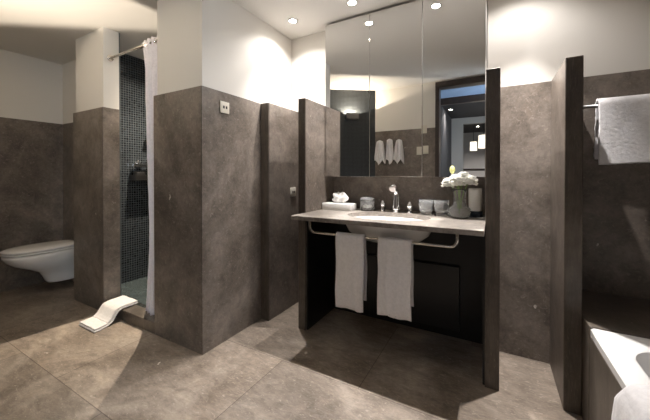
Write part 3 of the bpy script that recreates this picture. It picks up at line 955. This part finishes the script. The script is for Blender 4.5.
for (a, b, c, d_) in ((0.119, 0.125, 1.80, 2.06), (0.002, 0.008, 1.80, 2.06), (0.008, 0.119, 1.80, 1.806), (0.008, 0.119, 2.054, 2.06)):
    MB().box(XM_ + a, XM_ + b, c, d_, 1.152, 1.20, 0.002).build('rim', 'black', sb)
tag(MB().box(XM_ + 0.015, XM_ + 0.11, 1.83, 1.92, 1.1525, 1.235, 0.012).build('shampoo_bottle', 'black', smooth='auto'), 'squat black bottle lying in the black soap basket', 'bottle')

# bath mat draped over the kerb
mt = thing('bath_mat', 'folded white bath mat draped over the shower kerb onto the floor', 'bath mat', (-2.78, 1.3, 0.09))
prof = [(1.478, 0.0915), (1.43, 0.0915), (1.38, 0.0925), (1.345, 0.0915), (1.318, 0.078), (1.300, 0.054), (1.282, 0.03), (1.26, 0.012), (1.235, 0.004), (1.20, 0.0025), (1.17, 0.0025), (1.13, 0.0025)]
def lerp_prof(v):
    t = v * (len(prof) - 1); i = min(int(t), len(prof) - 2); f = t - i
    return tuple(prof[i][k] * (1 - f) + prof[i + 1][k] * f for k in (0, 1))
def mat_layer(dz, dyo, x0a, x1a, x0b, x1b, cut=1.0):
    def fn(u, v):
        y, z = lerp_prof(v * cut)
        x0 = x0a + (x0b - x0a) * v; x1 = x1a + (x1b - x1a) * v
        nn = mnoise.noise(Vector((u * 9, v * 12, dz * 90)))
        wob = 0.006 * math.sin(v * 5 + u * 2)
        slope = 1 if 0.30 < v < 0.72 else 0
        return Vector((x0 + (x1 - x0) * u + wob, y - dyo * slope, z + dz + 0.0015 * nn + 0.003 * math.sin(u * 7 + v * 3) ** 2))
    return fn
MB().grid(mat_layer(0.0, 0.0, -2.915, -2.685, -2.875, -2.640), 20, 44).build('lower_fold', 'mat', mt, smooth=True, solid=0.009, offset=1.0)
MB().grid(mat_layer(0.0125, 0.010, -2.920, -2.690, -2.885, -2.650, 0.985), 20, 44).build('upper_fold', 'mat', mt, smooth=True, solid=0.010, offset=1.0)

# ================================================================== RIGHT SIDE: BATH
ZT = 0.50
tub = thing('bathtub', 'white built-in bathtub with stone apron at the right edge', 'bathtub', (0.75, 1.0, 0))
tX0, tX1, tY0, tY1 = 0.388, 1.15, 0.14, 1.80
def rr(x0, x1, y0, y1, r, z, n=8):
    pts = []
    for cx, cy, a0 in ((x1 - r, y1 - r, 0), (x0 + r, y1 - r, PI / 2), (x0 + r, y0 + r, PI), (x1 - r, y0 + r, 1.5 * PI)):
        for i in range(n + 1):
            a = a0 + PI / 2 * i / n
            pts.append((cx + r * math.cos(a), cy + r * math.sin(a), z))
    return pts
rings = [rr(tX0, tX1, tY0, tY1, 0.012, ZT - 0.035), rr(tX0, tX1, tY0, tY1, 0.012, ZT - 0.006), rr(tX0 + 0.006, tX1 - 0.006, tY0 + 0.006, tY1 - 0.006, 0.012, ZT),
         rr(tX0 + 0.075, tX1 - 0.06, tY0 + 0.10, tY1 - 0.09, 0.14, ZT), rr(tX0 + 0.088, tX1 - 0.072, tY0 + 0.112, tY1 - 0.102, 0.135, ZT - 0.008),
         rr(tX0 + 0.115, tX1 - 0.09, tY0 + 0.14, tY1 - 0.15, 0.13, ZT - 0.12), rr(tX0 + 0.15, tX1 - 0.12, tY0 + 0.20, tY1 - 0.25, 0.12, ZT - 0.36),
         rr(tX0 + 0.20, tX1 - 0.17, tY0 + 0.27, tY1 - 0.33, 0.10, ZT - 0.41), rr(tX0 + 0.30, tX1 - 0.28, tY0 + 0.5, tY1 - 0.55, 0.06, ZT - 0.415)]
m = MB().loft(rings, cap=False)
m.bm.verts.ensure_lookup_table()
nlast = len(rings[-1])
m.bm.faces.new(m.bm.verts[-nlast:])
m.build('tub_shell', 'acrylic', tub, smooth='auto')
MB().box(0.3865, 0.400, tY0, 1.798, 0.0, ZT - 0.036, 0.002, 1).build('apron', 'stone_dark', tub)['label'] = 'brown stone side apron'
dk = MB().box(0.3865, XMAX, 1.803, YW, 0.0, ZT + 0.004, 0.002, 1)
tag(dk.build('bath_deck', 'stone_dark'), 'dark stone ledge at the end of the bathtub below the wall towel', 'ledge')

# towel on the bath rim
def rim_towel(u, v):
    # v runs from hanging edge outside the apron over the rim and into the tub
    seq = [(0.350, 0.26), (0.352, 0.36), (0.355, 0.44), (0.362, 0.500), (0.382, 0.535), (0.42, 0.542), (0.46, 0.540), (0.50, 0.526), (0.518, 0.48), (0.532, 0.41), (0.555, 0.31)]
    t = v * (len(seq) - 1); i = min(int(t), len(seq) - 2); f = t - i
    x = seq[i][0] * (1 - f) + seq[i + 1][0] * f
    z = seq[i][1] * (1 - f) + seq[i + 1][1] * f
    y = 0.93 + 0.37 * u
    n1 = mnoise.noise(Vector((u * 3, v * 4, 2.0)))
    n2 = mnoise.noise(Vector((u * 22, v * 26, 5.0)))
    return Vector((x - 0.010 * (1 - 2 * v) * math.sin(u * 6) * (v < 0.35), y + 0.012 * n1, z + 0.010 * n1 + 0.003 * n2 - 0.02 * (u > 0.94)))
rt = thing('bath_towel', 'thick white towel draped over the left rim of the bathtub', 'towel', (0.40, 1.03, ZT))
MB().grid(rim_towel, 36, 44).build('cloth', 'towel', rt, smooth=True, solid=0.022, offset=1.0)

# wall towel rail and bath towel
wy, wz = 2.275, 1.596
wr = thing('towel_rail', 'chrome wall towel rail above the bath ledge, right edge', 'towel rail', (0.8, wy, wz))
MB().tube([(XR1, wy, wz), (XMAX, wy, wz)], 0.0095, 14).build('rail', 'satin_chrome', wr, smooth=True)
for x, s in ((XR1, 1), (XMAX, -1)):
    MB().tube([(x, wy, wz), (x + s * 0.008, wy, wz)], 0.022, 18).build('flange', 'chrome', wr, smooth='auto')
draped_towel('bath_towel', 0.515, 1.05, wy, wz, 0.024, 0.335, 0.30, 'thick white bath towel folded over the wall rail above bath', seed=5, nu=110, amp=0.003, thick=0.018, rough=0.0013, step=0.006)

# ================================================================== BACK WALL TOWELS (seen in the mirror)
def hung(x, z, w, drop, label, seed):
    t = thing('hanging_towel', label, 'towel', (x, YB, z), 'towels hung on the door wall')
    MB().tube([(x, YB, z), (x, YB + 0.035, z), (x, YB + 0.045, z + 0.018)], 0.007, 10).build('hook', 'chrome', t, smooth=True)
    rnd = random.Random(seed); p0 = rnd.uniform(0, 6)
    def fn(u, v):
        a = (u - 0.5)
        ww = w * (0.62 + 0.38 * min(1, v * 1.2) ** 0.8)
        xx = x + a * ww
        top = 0.03 * (1 - min(1, abs(a) * 2.2)) if v < 0.02 else 0
        zz = z + 0.02 - drop * v * (0.9 + 0.10 * math.cos(a * 9 + p0)) - 0.05 * abs(a) ** 1.5 * (1 - v)
        yy = YB + 0.045 + 0.022 * math.sin(u * 2 * PI * 2.5 + p0) * min(1, v * 3) + 0.012 * math.cos(a * PI)
        return Vector((xx, yy, zz))
    MB().grid(fn, 40, 24).build('cloth', 'towel', t, smooth=True, solid=0.006)
    return t
hung(-1.495, 1.70, 0.16, 0.37, 'white towel hung on door wall, leftmost of three in the mirror', 1)
hung(-1.345, 1.715, 0.135, 0.38, 'white towel hung on door wall, middle of three in the mirror', 2)
hung(-1.205, 1.70, 0.14, 0.36, 'white towel hung on door wall, rightmost of three in the mirror', 4)

# ================================================================== ROOM BEYOND (seen in the mirror)
def pendant(x, y, z, r, h, label):
    t = thing('pendant_lamp', label, 'lamp', (x, y, z), 'lamps in the far room')
    MB().lathe([(r * 0.92, h / 2), (r, -h / 2)], (x, y, z), 28, cap=False).build('lamp_shade', 'shade', t, smooth=True, solid=0.003)
    MB().tube([(x, y, z + h / 2 - 0.02), (x, y, 2.41)], 0.005, 8).build('cord', 'dark_hole', t)
    MB().lathe([(0.0, -0.02), (0.02, -0.02), (0.02, 0.04), (0.0, 0.04)], (x, y, z + h / 2 - 0.03), 12, cap=False).build('lamp_holder', 'steel', t)
    for k in range(3):
        a = k * 2 * PI / 3
        MB().tube([(x, y, z + h / 2 - 0.02), (x + r * 0.91 * math.cos(a), y + r * 0.91 * math.sin(a), z + h / 2 - 0.005)], 0.003, 6).build('spoke', 'steel', t)
    return t
pendant(-0.41, -3.2, 1.86, 0.075, 0.20, 'white drum lamp in the far room, the smaller, left one in the mirror')
pendant(-0.20, -2.95, 1.93, 0.105, 0.28, 'white drum lamp in the far room, the larger one beside mirror edge')
cs = thing('console_table', 'dark console table in the room beyond the mirrored doorway', 'table', (-0.3, -3.3, 0))
MB().box(-0.9, 0.5, -3.55, -3.1, 1.30, 1.345, 0.003).build('top', 'wood', cs)
for x in (-0.86, 0.46):
    for y in (-3.52, -3.14):
        MB().box(x - 0.02, x + 0.02, y - 0.02, y + 0.02, 0, 1.30).build('leg', 'wood', cs)
